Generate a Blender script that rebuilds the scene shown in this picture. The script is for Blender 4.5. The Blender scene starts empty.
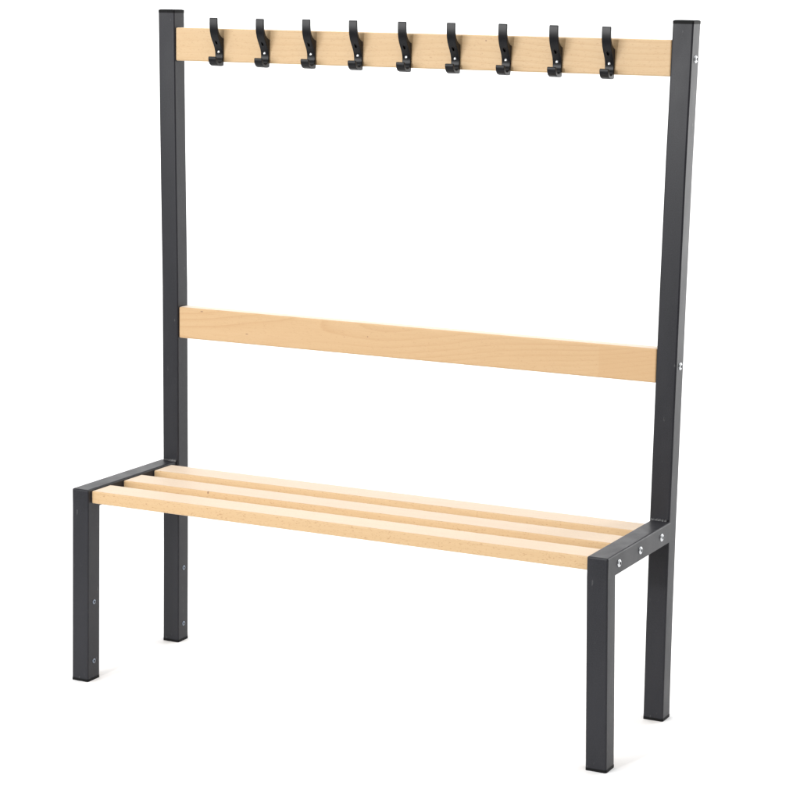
import bpy, bmesh, math, random
from mathutils import Vector, Matrix
random.seed(7)
sc = bpy.context.scene
col = sc.collection

# ------------------------------------------------------------------ dimensions (metres)
W, H, P, Q = 1.1828, 1.3853, 0.040, 0.0391       # bench width, post height, tube section
D, SH, Q2 = 0.3407, 0.4115, 0.0413               # front leg face at y=-D, seat rail top, front leg depth
SET = 0.0037                                     # rails set back from the post face
RT = 0.034                                       # rail thickness
TOP_RAIL = (1.2794, 1.349)
MID_RAIL = (0.6845, 0.7523)
SL_H, SL_W, SL_G, SL_SET, SL_DROP = 0.0262, 0.0691, 0.0496, 0.0115, 0.0037

BOW_L = [(0, .0042), (.21, .0054), (.41, .0056), (.81, .0044), (1.07, .0004), (1.4, -.0033)]
BOW_R = [(0, -.0020), (.186, -.0034), (.41, -.0034), (.69, -.0016), (.89, .0000), (1.12, .0025), (1.4, .0074)]

def interp(t, z):
    for (z0, v0), (z1, v1) in zip(t, t[1:]):
        if z <= z1:
            return v0 + (v1 - v0) * max(0, (z - z0)) / (z1 - z0)
    return t[-1][1]

# ------------------------------------------------------------------ materials
def mat(name):
    m = bpy.data.materials.new(name); m.use_nodes = True
    nt = m.node_tree; nt.nodes.clear()
    out = nt.nodes.new('ShaderNodeOutputMaterial'); b = nt.nodes.new('ShaderNodeBsdfPrincipled')
    nt.links.new(b.outputs[0], out.inputs[0])
    return m, nt, b

def math_node(nt, op, a, b=None, c=None):
    n = nt.nodes.new('ShaderNodeMath'); n.operation = op
    for i, v in enumerate((a, b, c)):
        if v is None: continue
        if isinstance(v, (int, float)): n.inputs[i].default_value = v
        else: nt.links.new(v, n.inputs[i])
    return n.outputs[0]

def mapping(nt, src, scale):
    n = nt.nodes.new('ShaderNodeMapping'); n.inputs['Scale'].default_value = scale
    nt.links.new(src, n.inputs[0]); return n.outputs[0]

def noise(nt, src, scale=1.0, detail=3.0, rough=.5):
    n = nt.nodes.new('ShaderNodeTexNoise'); n.inputs['Scale'].default_value = scale
    n.inputs['Detail'].default_value = detail; n.inputs['Roughness'].default_value = rough
    nt.links.new(src, n.inputs['Vector']); return n.outputs[0]

def ramp(nt, src, lo, hi, a=0.0, b=1.0):
    n = nt.nodes.new('ShaderNodeMapRange'); n.clamp = True
    n.inputs[1].default_value = lo; n.inputs[2].default_value = hi
    n.inputs[3].default_value = a; n.inputs[4].default_value = b
    nt.links.new(src, n.inputs[0]); return n.outputs[0]

def mix(nt, fac, a, b, mode='MIX'):
    n = nt.nodes.new('ShaderNodeMix'); n.data_type = 'RGBA'; n.blend_type = mode
    if isinstance(fac, (int, float)): n.inputs[0].default_value = fac
    else: nt.links.new(fac, n.inputs[0])
    for i, v in ((6, a), (7, b)):
        if isinstance(v, tuple): n.inputs[i].default_value = (*v, 1)
        else: nt.links.new(v, n.inputs[i])
    return n.outputs[2]

def bump(nt, h, strength, dist, b):
    n = nt.nodes.new('ShaderNodeBump'); n.inputs['Strength'].default_value = strength
    n.inputs['Distance'].default_value = dist
    nt.links.new(h, n.inputs['Height']); nt.links.new(n.outputs[0], b.inputs['Normal'])

def wood_material(name, base, pith, ring=0.0075, ring_amt=.55, fleck_amt=.5, spots=(), joint=None, seed=0.0):
    """Varnished beech: growth rings round an off-centre pith, fine fibre, short dark rays and a few pin marks."""
    m, nt, b = mat(name)
    tc = nt.nodes.new('ShaderNodeTexCoord'); co = tc.outputs['Object']
    off = nt.nodes.new('ShaderNodeVectorMath'); off.operation = 'ADD'
    nt.links.new(co, off.inputs[0]); off.inputs[1].default_value = (seed * 3.7, seed * 1.3, seed * 2.1)
    info = nt.nodes.new('ShaderNodeObjectInfo')
    sh = nt.nodes.new('ShaderNodeVectorMath'); sh.operation = 'SCALE'; sh.inputs[0].default_value = (17, 9, 5)
    nt.links.new(info.outputs['Random'], sh.inputs['Scale'])
    off2 = nt.nodes.new('ShaderNodeVectorMath'); off2.operation = 'ADD'
    nt.links.new(off.outputs[0], off2.inputs[0]); nt.links.new(sh.outputs[0], off2.inputs[1])
    rc = off2.outputs[0]
    sep = nt.nodes.new('ShaderNodeSeparateXYZ'); nt.links.new(co, sep.inputs[0])
    x, y, z = sep.outputs
    # growth rings; the pith drifts along the length so the cut shows long cathedrals
    drift = noise(nt, mapping(nt, rc, (1.1, .2, .2)), 1.0, 1.0)
    drift2 = noise(nt, mapping(nt, rc, (2.6, 9, 9)), 1.0, 2.0)
    dy = math_node(nt, 'SUBTRACT', y, pith[0])
    dz = math_node(nt, 'ADD', math_node(nt, 'SUBTRACT', z, pith[1]), math_node(nt, 'MULTIPLY', x, pith[2]))
    r = math_node(nt, 'SQRT', math_node(nt, 'ADD', math_node(nt, 'MULTIPLY', dy, dy), math_node(nt, 'MULTIPLY', dz, dz)))
    r = math_node(nt, 'ADD', r, math_node(nt, 'MULTIPLY', drift, .10))
    r = math_node(nt, 'ADD', r, math_node(nt, 'MULTIPLY', drift2, .018))
    fr = math_node(nt, 'FRACT', math_node(nt, 'DIVIDE', r, ring))
    late = math_node(nt, 'POWER', fr, 4.0)                       # soft rise to a latewood line
    late = math_node(nt, 'MULTIPLY', late, ramp(nt, fr, .93, 1.0, 1.0, 0.0))
    late = math_node(nt, 'MULTIPLY', late, ramp(nt, noise(nt, mapping(nt, rc, (3, 14, 14)), 1.0, 2), .35, .65, .25, 1.0))
    c = mix(nt, math_node(nt, 'MULTIPLY', late, ring_amt), base, (base[0]*.80, base[1]*.68, base[2]*.52))
    # broad tone bands along the board
    tone = noise(nt, mapping(nt, rc, (1.6, 26, 26)), 1.0, 3)
    c = mix(nt, ramp(nt, tone, .35, .7, 0, .35), c, (base[0]*.93, base[1]*.88, base[2]*.80))
    # fibre
    fib = noise(nt, mapping(nt, rc, (22, 900, 900)), 1.0, 3, .6)
    c = mix(nt, ramp(nt, fib, .45, .75, 0, .30), c, (base[0]*.84, base[1]*.74, base[2]*.60))
    # medullary rays: short dark dashes
    fl = noise(nt, mapping(nt, rc, (210, 560, 560)), 1.0, 1.0)
    c = mix(nt, ramp(nt, fl, .63, .72, 0, fleck_amt), c, (base[0]*.62, base[1]*.48, base[2]*.32))
    if joint is not None:                                        # finger joint: the next lamella has another tone
        zig = nt.nodes.new('ShaderNodeTexNoise'); zig.inputs['Scale'].default_value = 3
        g = math_node(nt, 'GREATER_THAN', x, joint)
        c = mix(nt, math_node(nt, 'MULTIPLY', g, .4), c, (base[0]*.92, base[1]*.84, base[2]*.74))
    for (sx, sy, sz, rx, rz, k) in spots:
        dx = math_node(nt, 'DIVIDE', math_node(nt, 'SUBTRACT', x, sx), rx)
        dyy = math_node(nt, 'DIVIDE', math_node(nt, 'SUBTRACT', y, sy), rz)
        dzz = math_node(nt, 'DIVIDE', math_node(nt, 'SUBTRACT', z, sz), rz)
        d2 = math_node(nt, 'ADD', math_node(nt, 'MULTIPLY', dx, dx), math_node(nt, 'ADD', math_node(nt, 'MULTIPLY', dyy, dyy), math_node(nt, 'MULTIPLY', dzz, dzz)))
        c = mix(nt, ramp(nt, d2, .4, 1.3, k, 0), c, (.16, .07, .03))
    c = mix(nt, ramp(nt, info.outputs['Random'], 0, 1, 0, .16), c, (base[0]*.86, base[1]*.78, base[2]*.66))   # each board its own tone
    nt.links.new(c, b.inputs['Base Color'])
    b.inputs['Roughness'].default_value = .46
    b.inputs['Specular IOR Level'].default_value = .5
    b.inputs['Coat Weight'].default_value = .12; b.inputs['Coat Roughness'].default_value = .5
    b.inputs['Sheen Weight'].default_value = .56; b.inputs['Sheen Roughness'].default_value = .42
    rr = ramp(nt, fib, .3, .8, .50, .62); nt.links.new(rr, b.inputs['Roughness'])
    bump(nt, math_node(nt, 'ADD', fib, math_node(nt, 'MULTIPLY', fl, .6)), .10, .0006, b)
    return m

BEECH = (.520, .356, .188)
m_seat = wood_material('beech_seat', BEECH, (.10, -.22, .02), ring=.011, ring_amt=.35, fleck_amt=.75, seed=1)
m_seat_notch = wood_material('beech_seat_notched', BEECH, (.07, -.18, .03), ring=.011, ring_amt=.35, fleck_amt=.7, seed=2,
                             spots=[(.208, -.0345, .0108, .0022, .0035, .9)])
m_back = wood_material('beech_back', (.522, .346, .177), (.055, -.045, -.18), ring=.0085, ring_amt=.75, fleck_amt=.25, seed=3, joint=.975,
                       spots=[(.058, -.017, .028, .0035, .0012, .85), (.17, -.017, -.012, .0034, .0012, .7), (.46, -.017, .006, .0016, .0012, .85),
                              (.405, -.017, .001, .0014, .001, .5)])
m_hookrail = wood_material('beech_hook_rail', (.528, .364, .193), (-.11, .10, -.03), ring=.009, ring_amt=.6, fleck_amt=.4, seed=4,
                           spots=[(.722, -.017, .024, .0018, .0014, .8)])

def paint(name, base, rough, spec, bump_s=.12):
    m, nt, b = mat(name)
    tc = nt.nodes.new('ShaderNodeTexCoord'); co = tc.outputs['Object']
    grain = noise(nt, mapping(nt, co, (1, 1, 1)), 520, 3)
    patch = noise(nt, mapping(nt, co, (1, 1, .45)), 14, 4, .6)
    c = mix(nt, ramp(nt, grain, .3, .7, 0, 1), (base[0]*.78, base[1]*.78, base[2]*.78), (base[0]*1.26, base[1]*1.26, base[2]*1.26))
    c = mix(nt, ramp(nt, patch, .45, .75, 0, .22), c, (base[0]*1.7, base[1]*1.65, base[2]*1.6))
    # rare pale scuffs
    sc_ = noise(nt, mapping(nt, co, (120, 120, 35)), 1.0, 3, .6)
    c = mix(nt, ramp(nt, sc_, .69, .78, 0, .45), c, (.16, .16, .16))
    nt.links.new(c, b.inputs['Base Color'])
    nt.links.new(ramp(nt, patch, .3, .8, rough - .05, rough + .09), b.inputs['Roughness'])
    b.inputs['Specular IOR Level'].default_value = spec
    wav = noise(nt, mapping(nt, co, (1, 1, .3)), 30, 2)
    bump(nt, math_node(nt, 'ADD', math_node(nt, 'MULTIPLY', grain, .25), wav), bump_s, .0008, b)
    return m

m_paint = paint('graphite_powder_coat', (.0172, .0174, .0208), .38, .22)
m_weld = paint('weld_bead_coat', (.07, .07, .072), .30, .6, .5)
m_cap = paint('black_plastic', (.0045, .0045, .005), .55, .12)
m_hook = paint('black_hook_plastic', (.0055, .0056, .0068), .33, .22, .05)

m_bolt, nt, b = mat('zinc_plated_steel')
tc = nt.nodes.new('ShaderNodeTexCoord')
nz = noise(nt, tc.outputs['Object'], 260, 3)
nt.links.new(mix(nt, nz, (.50, .52, .54), (.70, .71, .72)), b.inputs['Base Color'])
b.inputs['Metallic'].default_value = 1; nt.links.new(ramp(nt, nz, .3, .7, .2, .34), b.inputs['Roughness'])
m_nut, nt, b = mat('dull_threaded_insert')
tc = nt.nodes.new('ShaderNodeTexCoord')
nt.links.new(mix(nt, noise(nt, tc.outputs['Object'], 300, 2), (.13, .155, .19), (.26, .29, .34)), b.inputs['Base Color'])
b.inputs['Metallic'].default_value = 1; b.inputs['Roughness'].default_value = .35
m_socket, nt, b = mat('dark_socket')
tc = nt.nodes.new('ShaderNodeTexCoord')
nt.links.new(mix(nt, noise(nt, tc.outputs['Object'], 300, 2), (.012, .012, .013), (.03, .03, .03)), b.inputs['Base Color'])
b.inputs['Roughness'].default_value = .6

m_floor, nt, b = mat('white_studio_sweep')
tc = nt.nodes.new('ShaderNodeTexCoord')
nt.links.new(mix(nt, noise(nt, tc.outputs['Object'], 2.2, 4), (.935, .935, .935), (.95, .95, .95)), b.inputs['Base Color'])
b.inputs['Roughness'].default_value = .9; b.inputs['Specular IOR Level'].default_value = .1

m_ground, nt, b = mat('unseen_dark_floor')  # out of view; added so the lower legs reflect something darker
tc = nt.nodes.new('ShaderNodeTexCoord')
nt.links.new(mix(nt, noise(nt, tc.outputs['Object'], 1.7, 5), (.05, .05, .052), (.075, .075, .078)), b.inputs['Base Color'])
b.inputs['Roughness'].default_value = .7

# ------------------------------------------------------------------ builders
def flat_faces(o):
    """Weighted normals: the flat faces stay flat and only the rounded edges turn."""
    w = o.modifiers.new('flat_faces', 'WEIGHTED_NORMAL'); w.mode = 'FACE_AREA'; w.weight = 100; w.keep_sharp = True
def link(name, bm, m, parent=None, loc=(0, 0, 0), smooth=35):
    bmesh.ops.recalc_face_normals(bm, faces=bm.faces)
    me = bpy.data.meshes.new(name); bm.to_mesh(me); bm.free()
    me.materials.append(m)
    if smooth:
        me.polygons.foreach_set('use_smooth', [True] * len(me.polygons))
        me.set_sharp_from_angle(angle=math.radians(smooth))
    o = bpy.data.objects.new(name, me); col.objects.link(o)
    o.location = loc
    if smooth: flat_faces(o)
    if parent: o.parent = parent
    return o

def box_bm(x0, x1, y0, y1, z0, z1, bev=0, segs=3, pick=None):
    bm = bmesh.new()
    v = [bm.verts.new((x, y, z)) for x in (x0, x1) for y in (y0, y1) for z in (z0, z1)]
    for f in ((0, 1, 3, 2), (4, 6, 7, 5), (0, 4, 5, 1), (2, 3, 7, 6), (0, 2, 6, 4), (1, 5, 7, 3)):
        bm.faces.new([v[i] for i in f])
    if bev:
        es = [e for e in bm.edges if pick is None or pick(e)]
        bmesh.ops.bevel(bm, geom=es, offset=bev, segments=segs, profile=.5, affect='EDGES')
    return bm

def ring(x0, x1, y0, y1, r, n=4):
    pts = []
    for cx, cy, a0 in ((x1 - r, y1 - r, 0), (x0 + r, y1 - r, 90), (x0 + r, y0 + r, 180), (x1 - r, y0 + r, 270)):
        for k in range(n + 1):
            a = math.radians(a0 + 90 * k / n)
            pts.append((cx + r * math.cos(a), cy + r * math.sin(a)))
    return pts

def tube_bm(w, d, zs, off, r=.0035, caps=(True, True)):
    """Rounded square tube of section w x d standing on its corner (0,0); off(z) is how far the tube strays sideways."""
    bm = bmesh.new(); rings = []
    for z in zs:
        rings.append([bm.verts.new((x + off(z), y, z)) for x, y in ring(0, w, 0, d, r)])
    n = len(rings[0])
    for a, b_ in zip(rings, rings[1:]):
        for i in range(n):
            bm.faces.new((a[i], a[(i + 1) % n], b_[(i + 1) % n], b_[i]))
    if caps[0]: bm.faces.new(list(reversed(rings[0])))
    if caps[1]: bm.faces.new(rings[-1])
    return bm

def lathe_bm(prof, n=24):
    """Revolve (radius, height) about z."""
    bm = bmesh.new(); rings = []
    for r, h in prof:
        if r < 1e-6: rings.append([bm.verts.new((0, 0, h))])
        else: rings.append([bm.verts.new((r * math.cos(2*math.pi*k/n), r * math.sin(2*math.pi*k/n), h)) for k in range(n)])
    for a, b_ in zip(rings, rings[1:]):
        for i in range(n):
            j = (i + 1) % n
            if len(a) == 1 and len(b_) == 1: continue
            if len(a) == 1: bm.faces.new((a[0], b_[j], b_[i]))
            elif len(b_) == 1: bm.faces.new((a[i], a[j], b_[0]))
            else: bm.faces.new((a[i], a[j], b_[j], b_[i]))
    return bm

# ------------------------------------------------------------------ the bench
bench = bpy.data.objects.new('cloakroom_bench', None); col.objects.link(bench)
bench['label'] = 'cloakroom bench of beech slats on a graphite steel frame with nine black coat hooks'
bench['category'] = 'bench'

# ---- bolts (button heads with a hex socket), made once and copied
def bolt_mesh(r):
    bm = lathe_bm([(r * .98, -.0008), (r, .0006), (r * .93, .0017), (r * .74, .0027), (r * .50, .0032), (r * .44, .0032), (r * .42, .0010), (0, .0009)], 24)
    bmesh.ops.recalc_face_normals(bm, faces=bm.faces)
    for f in bm.faces:
        if f.calc_center_median().xy.length < r * .43: f.material_index = 1
    me = bpy.data.meshes.new('bolt'); bm.to_mesh(me); bm.free()
    me.polygons.foreach_set('use_smooth', [True] * len(me.polygons)); me.set_sharp_from_angle(angle=math.radians(50))
    me.materials.append(m_bolt); me.materials.append(m_socket)
    return me
BOLT = bolt_mesh(.0078)
def add_child(name, me, parent, loc, rot):
    o = bpy.data.objects.new(name, me); col.objects.link(o); o.parent = parent
    o.location = loc; o.rotation_euler = rot
    return o
TO_X = (0, math.radians(90), 0)

# ---- legs and posts: origin of each at its own front left foot corner
CAPT = .0055
def post(x, P, Q, bow, inserts, bolts):
    zs = [.004, .1, .2, .3, .41, .55, .69, .80, .89, 1.0, 1.12, 1.25, H - .004]
    o = link('post', tube_bm(P, Q, zs, lambda z: interp(bow, z)), m_paint, bench, (x, 0, 0))
    # foot and top caps, a hair proud of the tube
    e = .0004
    bm = tube_bm(P + 2*e, Q + 2*e, [0, .0012, CAPT], lambda z: interp(bow, 0) - e, .004)
    for v in bm.verts: v.co.y -= e
    link('foot_cap', bm, m_cap, o)
    t = interp(bow, H)
    bm = bmesh.new(); prev = None
    lv = [(H - .006, 0), (H - .0006, 0), (H + .0006, .0012), (H + .0012, .004)]
    for z, ins in lv:
        rg = [bm.verts.new((px + t - e, py - e, z)) for px, py in ring(ins, P + 2*e - ins, ins, Q + 2*e - ins, .0038)]
        if prev:
            for i in range(len(rg)): bm.faces.new((prev[i], prev[(i+1) % len(rg)], rg[(i+1) % len(rg)], rg[i]))
        else: bm.faces.new(list(reversed(rg)))
        prev = rg
    bm.faces.new(prev)
    link('end_cap', bm, m_cap, o)
    for z in bolts: add_child('bolt', BOLT, o, (P + interp(bow, z), Q * .5 + .001, z), (0, math.radians(90), 0))
    for z in inserts: add_child('threaded_insert', INSERT, o, (P + interp(bow, z), Q * .52, z), (0, math.radians(90), 0))
    return o
def insert_mesh():
    bm = lathe_bm([(.0052, -.0005), (.0052, .0007), (.0045, .0013), (.0024, .0015), (.0022, -.003), (0, -.003)], 20)
    bmesh.ops.recalc_face_normals(bm, faces=bm.faces)
    for f in bm.faces:
        if f.calc_center_median().xy.length < .0023: f.material_index = 1
    me = bpy.data.meshes.new('threaded_insert'); bm.to_mesh(me); bm.free()
    me.polygons.foreach_set('use_smooth', [True] * len(me.polygons)); me.set_sharp_from_angle(angle=math.radians(50))
    me.materials.append(m_nut); me.materials.append(m_socket)
    return me
INSERT = insert_mesh()

post_l = post(0, P, Q + .003, BOW_L, (.167, .039), ())
post_r = post(W - P - .0005, P + .002, Q + .003, BOW_R, (), (1.313, .719))

def leg(x, P, Q2, lean, inserts):
    top = SH - .04
    f = lambda z: lean * (1 - z / top) if z < top else 0
    o = link('leg', tube_bm(P, Q2, [.004, .1, .2, .3, top], f, caps=(True, False)), m_paint, bench, (x, -D, 0))
    e = .0004
    bm = tube_bm(P + 2*e, Q2 + 2*e, [0, .0012, CAPT], lambda z: lean - e, .004)
    for v in bm.verts: v.co.y -= e
    link('foot_cap', bm, m_cap, o)
    for z in inserts: add_child('threaded_insert', INSERT, o, (P + f(z), Q2 * .5, z), TO_X)
    return o
leg(0, P, Q2 + .003, -.0048, (.169, .041))
leg(W - P - .0005, P + .002, Q2 + .001, .0098, ())

def seat_rail(x, P, right):
    y0, y1, z0, z1 = -D, -.0002, SH - .04, SH
    bev = .0035
    def pick(e):
        a, b_ = e.verts[0].co, e.verts[1].co
        if abs(a.z - b_.z) > .01: return max(a.y, b_.y) < -.2          # the two uprights of the front end
        if max(a.z, b_.z) < -.02: return False               # the lower edges sit on the leg
        return min(a.y, b_.y) < -.2                                    # top front and both long top edges
    bm = box_bm(0, P, y0, y1, z0 - SH, 0, bev, 4, pick)
    o = link('seat_rail', bm, m_paint, bench, (x, 0, SH))
    if right:
        for y in (-.2838, -.1707, -.0531):
            add_child('bolt', BOLT, o, (P, y, -.0205), TO_X)
    # weld run across the top, where the rail meets the post
    bm = bmesh.new(); prev = None; n = 26
    for i in range(n + 1):
        t = i / n; xx = .0035 + (P - .007) * t + interp(BOW_R if right else BOW_L, SH)
        r = .0034 + .0013 * math.sin(i * 2.3) * math.sin(i * .9 + x) + .0006 * random.random()
        rg = [bm.verts.new((xx, .0003 - r * 1.35 * math.cos(a), -.0006 + r * math.sin(a))) for a in (math.radians(d) for d in (-6, 15, 35, 55, 75, 95))]
        if prev:
            for k in range(5): bm.faces.new((prev[k], prev[k+1], rg[k+1], rg[k]))
        prev = rg
    link('weld_seam', bm, m_weld, o, smooth=60)
    return o
seat_rail(0, P, False)
seat_rail(W - P - .0005, P + .002, True)

# ---- beech boards: origin at the middle of the left end
def board(name, x0, x1, yc, zc, th, h, m, bev=.0028):
    bm = box_bm(0, x1 - x0, -th/2, th/2, -h/2, h/2, bev, 3)
    return link(name, bm, m, bench, (x0, yc, zc))

zc = SH - SL_DROP - SL_H / 2
for k in range(3):
    y0 = -D + SL_SET + k * (SL_W + SL_G)
    board('seat_slat', P + .0006, W - P - .0009, y0 + SL_W / 2, zc, SL_W, SL_H, m_seat_notch if k == 1 else m_seat, .003)
for nm, (z0, z1), m in (('backrest', MID_RAIL, m_back), ('hook_rail', TOP_RAIL, m_hookrail)):
    zm = (z0 + z1) / 2
    board(nm, P + interp(BOW_L, zm) + .0004, W - P + interp(BOW_R, zm) - .0008, SET + RT / 2, zm, RT, z1 - z0, m, .0032)

# ---- coat hooks
HW = .0184
prof = [(0, .002), (0, .056), (.0010, .0578), (.0030, .0578), (.0068, .0592), (.0115, .0618), (.0165, .0660), (.0205, .0720), (.0232, .0800),
        (.0244, .0890), (.0246, .0975), (.0252, .0992), (.0268, .0999), (.0284, .0992), (.0290, .0975), (.0292, .0880), (.0288, .0790), (.0272, .0705),
        (.0238, .0612), (.0190, .0530), (.0135, .0452), (.0088, .0375), (.0060, .0300), (.0052, .0230), (.0054, .0175), (.0068, .0128), (.0095, .0092),
        (.0135, .0070), (.0185, .0066), (.0230, .0078), (.0262, .0105), (.0280, .0140), (.0286, .0175), (.0296, .0192), (.0314, .0198), (.0330, .0190),
        (.0337, .0172), (.0334, .0128), (.0318, .0080), (.0285, .0038), (.0235, .0010), (.0175, -.0003), (.0090, -.0006), (.0020, -.0002)]
def hook_mesh():
    bm = bmesh.new()
    f = [bm.verts.new((-HW/2, -d, z)) for d, z in prof]; g = [bm.verts.new((HW/2, -d, z)) for d, z in prof]
    n = len(prof)
    fa = bm.faces.new(f); fb = bm.faces.new(list(reversed(g)))
    for i in range(n): bm.faces.new((f[i], g[i], g[(i+1) % n], f[(i+1) % n]))
    bmesh.ops.recalc_face_normals(bm, faces=bm.faces)
    es = [e for e in bm.edges if (e.verts[0].co.x > 0) == (e.verts[1].co.x > 0)]
    bmesh.ops.bevel(bm, geom=es, offset=.0011, segments=3, profile=.5, affect='EDGES', clamp_overlap=True)
    bmesh.ops.triangulate(bm, faces=[q for q in bm.faces if len(q.verts) > 4])
    me = bpy.data.meshes.new('coat_hook'); bm.to_mesh(me); bm.free(); me.materials.append(m_hook)
    o = bpy.data.objects.new('coat_hook', me); col.objects.link(o)
    # the spare screw hole above the screw, cut square to the sloping face
    cb = lathe_bm([(0, -.012), (.0026, -.012), (.0026, .008), (0, .008)], 20)
    bmesh.ops.recalc_face_normals(cb, faces=cb.faces)
    cm = bpy.data.meshes.new('cutter'); cb.to_mesh(cm); cb.free()
    co = bpy.data.objects.new('cutter', cm); col.objects.link(co)
    co.location = (0, -.0168, .0492); co.rotation_euler = (math.radians(90 - 28), 0, 0)
    md = o.modifiers.new('hole', 'BOOLEAN'); md.operation = 'DIFFERENCE'; md.object = co; md.solver = 'EXACT'
    bpy.context.view_layer.update()
    dg = bpy.context.evaluated_depsgraph_get()
    me2 = bpy.data.meshes.new_from_object(o.evaluated_get(dg))
    bpy.data.objects.remove(o); bpy.data.objects.remove(co)
    me2.name = 'coat_hook'
    me2.polygons.foreach_set('use_smooth', [True] * len(me2.polygons)); me2.set_sharp_from_angle(angle=math.radians(35))
    return me2
HOOK = hook_mesh()
sb = lathe_bm([(.0033, -.001), (.0034, .0006), (.0030, .0015), (.0018, .0021), (0, .0023)], 20)
bmesh.ops.recalc_face_normals(sb, faces=sb.faces)
SCREW = bpy.data.meshes.new('screw'); sb.to_mesh(SCREW); sb.free(); SCREW.materials.append(m_bolt)
SCREW.polygons.foreach_set('use_smooth', [True] * len(SCREW.polygons))
HOOK_X = [0.1579, 0.2683, 0.3779, 0.4871, 0.5967, 0.7055, 0.8154, 0.9247, 1.0338]
HOOK_Z = 1.2722
first = None
for k, xr in enumerate(HOOK_X):
    if first is None:
        o = bpy.data.objects.new('coat_hook', HOOK); col.objects.link(o); o.parent = bench; flat_faces(o)
        s = add_child('screw', SCREW, o, (0, -.0056, .0292), (math.radians(90 - 12), 0, 0)); first = (o, s)
    else:
        o = first[0].copy(); col.objects.link(o); o.parent = bench
        s = first[1].copy(); col.objects.link(s); s.parent = o
    o.location = (xr - HW / 2 - .0005, SET - .0001, HOOK_Z + random.uniform(-.0006, .0006))
    o.rotation_euler = (0, math.radians(random.uniform(-1.4, 1.4)), 0)

# ------------------------------------------------------------------ white seamless paper that sweeps up behind, on an unseen darker floor added to darken the legs
bm = bmesh.new(); prev = None
path = [(-1.45, 0), (-1.0, 0), (0, 0), (3.5, 0)] + [(3.5 + 2.5 * math.sin(math.radians(a)), 2.5 - 2.5 * math.cos(math.radians(a))) for a in range(9, 91, 9)] + [(6.0, 5.5)]
for y, z in path:
    rg = [bm.verts.new((x, y, z)) for x in (-9, -5, 0, 3, 7)]
    if prev:
        for i in range(4): bm.faces.new((prev[i], prev[i+1], rg[i+1], rg[i]))
    prev = rg
paper = link('backdrop', bm, m_floor, smooth=60)
paper['kind'] = 'structure'
bm = bmesh.new()
bm.faces.new([bm.verts.new((x, y, -.004)) for x, y in ((-14, -14), (14, -14), (14, 14), (-14, 14))])
floor = link('floor', bm, m_ground, smooth=0); floor['kind'] = 'structure'

# ------------------------------------------------------------------ studio light
w = bpy.data.worlds.new('World'); sc.world = w; w.use_nodes = True
bg = w.node_tree.nodes['Background']; bg.inputs[0].default_value = (1, 1, 1, 1); bg.inputs[1].default_value = .56
def area(name, loc, target, size, power, colr=(1, 1, 1), sy=None):
    l = bpy.data.lights.new(name, 'AREA'); l.shape = 'RECTANGLE'; l.size = size; l.size_y = sy or size; l.energy = power; l.color = colr
    o = bpy.data.objects.new(name, l); col.objects.link(o); o.location = loc
    o.rotation_euler = (Vector(target) - Vector(loc)).to_track_quat('-Z', 'Y').to_euler()
    return o
area('key_lamp', (.08, -4.5, 1.75), (.6, 0, .9), .24, 80)
area('front_fill', (-1.7, -4.5, 1.85), (.5, 0, 1.1), 2.4, 150, sy=1.9)  # added fill, reflected in the post fronts to lighten their upper part
area('overhead_fill', (.4, .4, 3.8), (.4, .4, 0), 4.2, 126)  # added fill from above, lifts paper and seat tops towards white
area('backdrop_fill', (-4.0, 2.6, 4.2), (-4.6, 5.6, 1.4), 6.5, 200, sy=1.2)  # added fill that brings the left of the backdrop up to white
area('side_fill', (2.9, 2.9, 1.4), (1.18, 0, 1.0), 1.5, 50, sy=2.4)  # added fill behind right, mirrored in the right faces to brighten them

# ------------------------------------------------------------------ camera
cam = bpy.data.cameras.new('camera'); co = bpy.data.objects.new('camera', cam); col.objects.link(co); sc.camera = co
yaw, pitch, roll, f = .4589, -.1789, .0158, 2261.88
fwd = Vector((-math.sin(yaw) * math.cos(pitch), math.cos(yaw) * math.cos(pitch), math.sin(pitch)))
rt = Vector((math.cos(yaw), math.sin(yaw), 0)); up = rt.cross(fwd)
r = rt * math.cos(roll) + up * math.sin(roll); u = -rt * math.sin(roll) + up * math.cos(roll)
M = Matrix((r, u, -fwd)).transposed().to_4x4(); M.translation = (2.6262, -4.1328, 1.4325)
co.matrix_world = M
cam.sensor_width = 36; cam.lens = 36 * f / 800; cam.clip_start = .05; cam.clip_end = 500

sc.view_settings.view_transform = 'Standard'; sc.view_settings.look = 'None'
sc.view_settings.exposure = 0; sc.view_settings.gamma = 1
sc.cycles.use_denoising = True
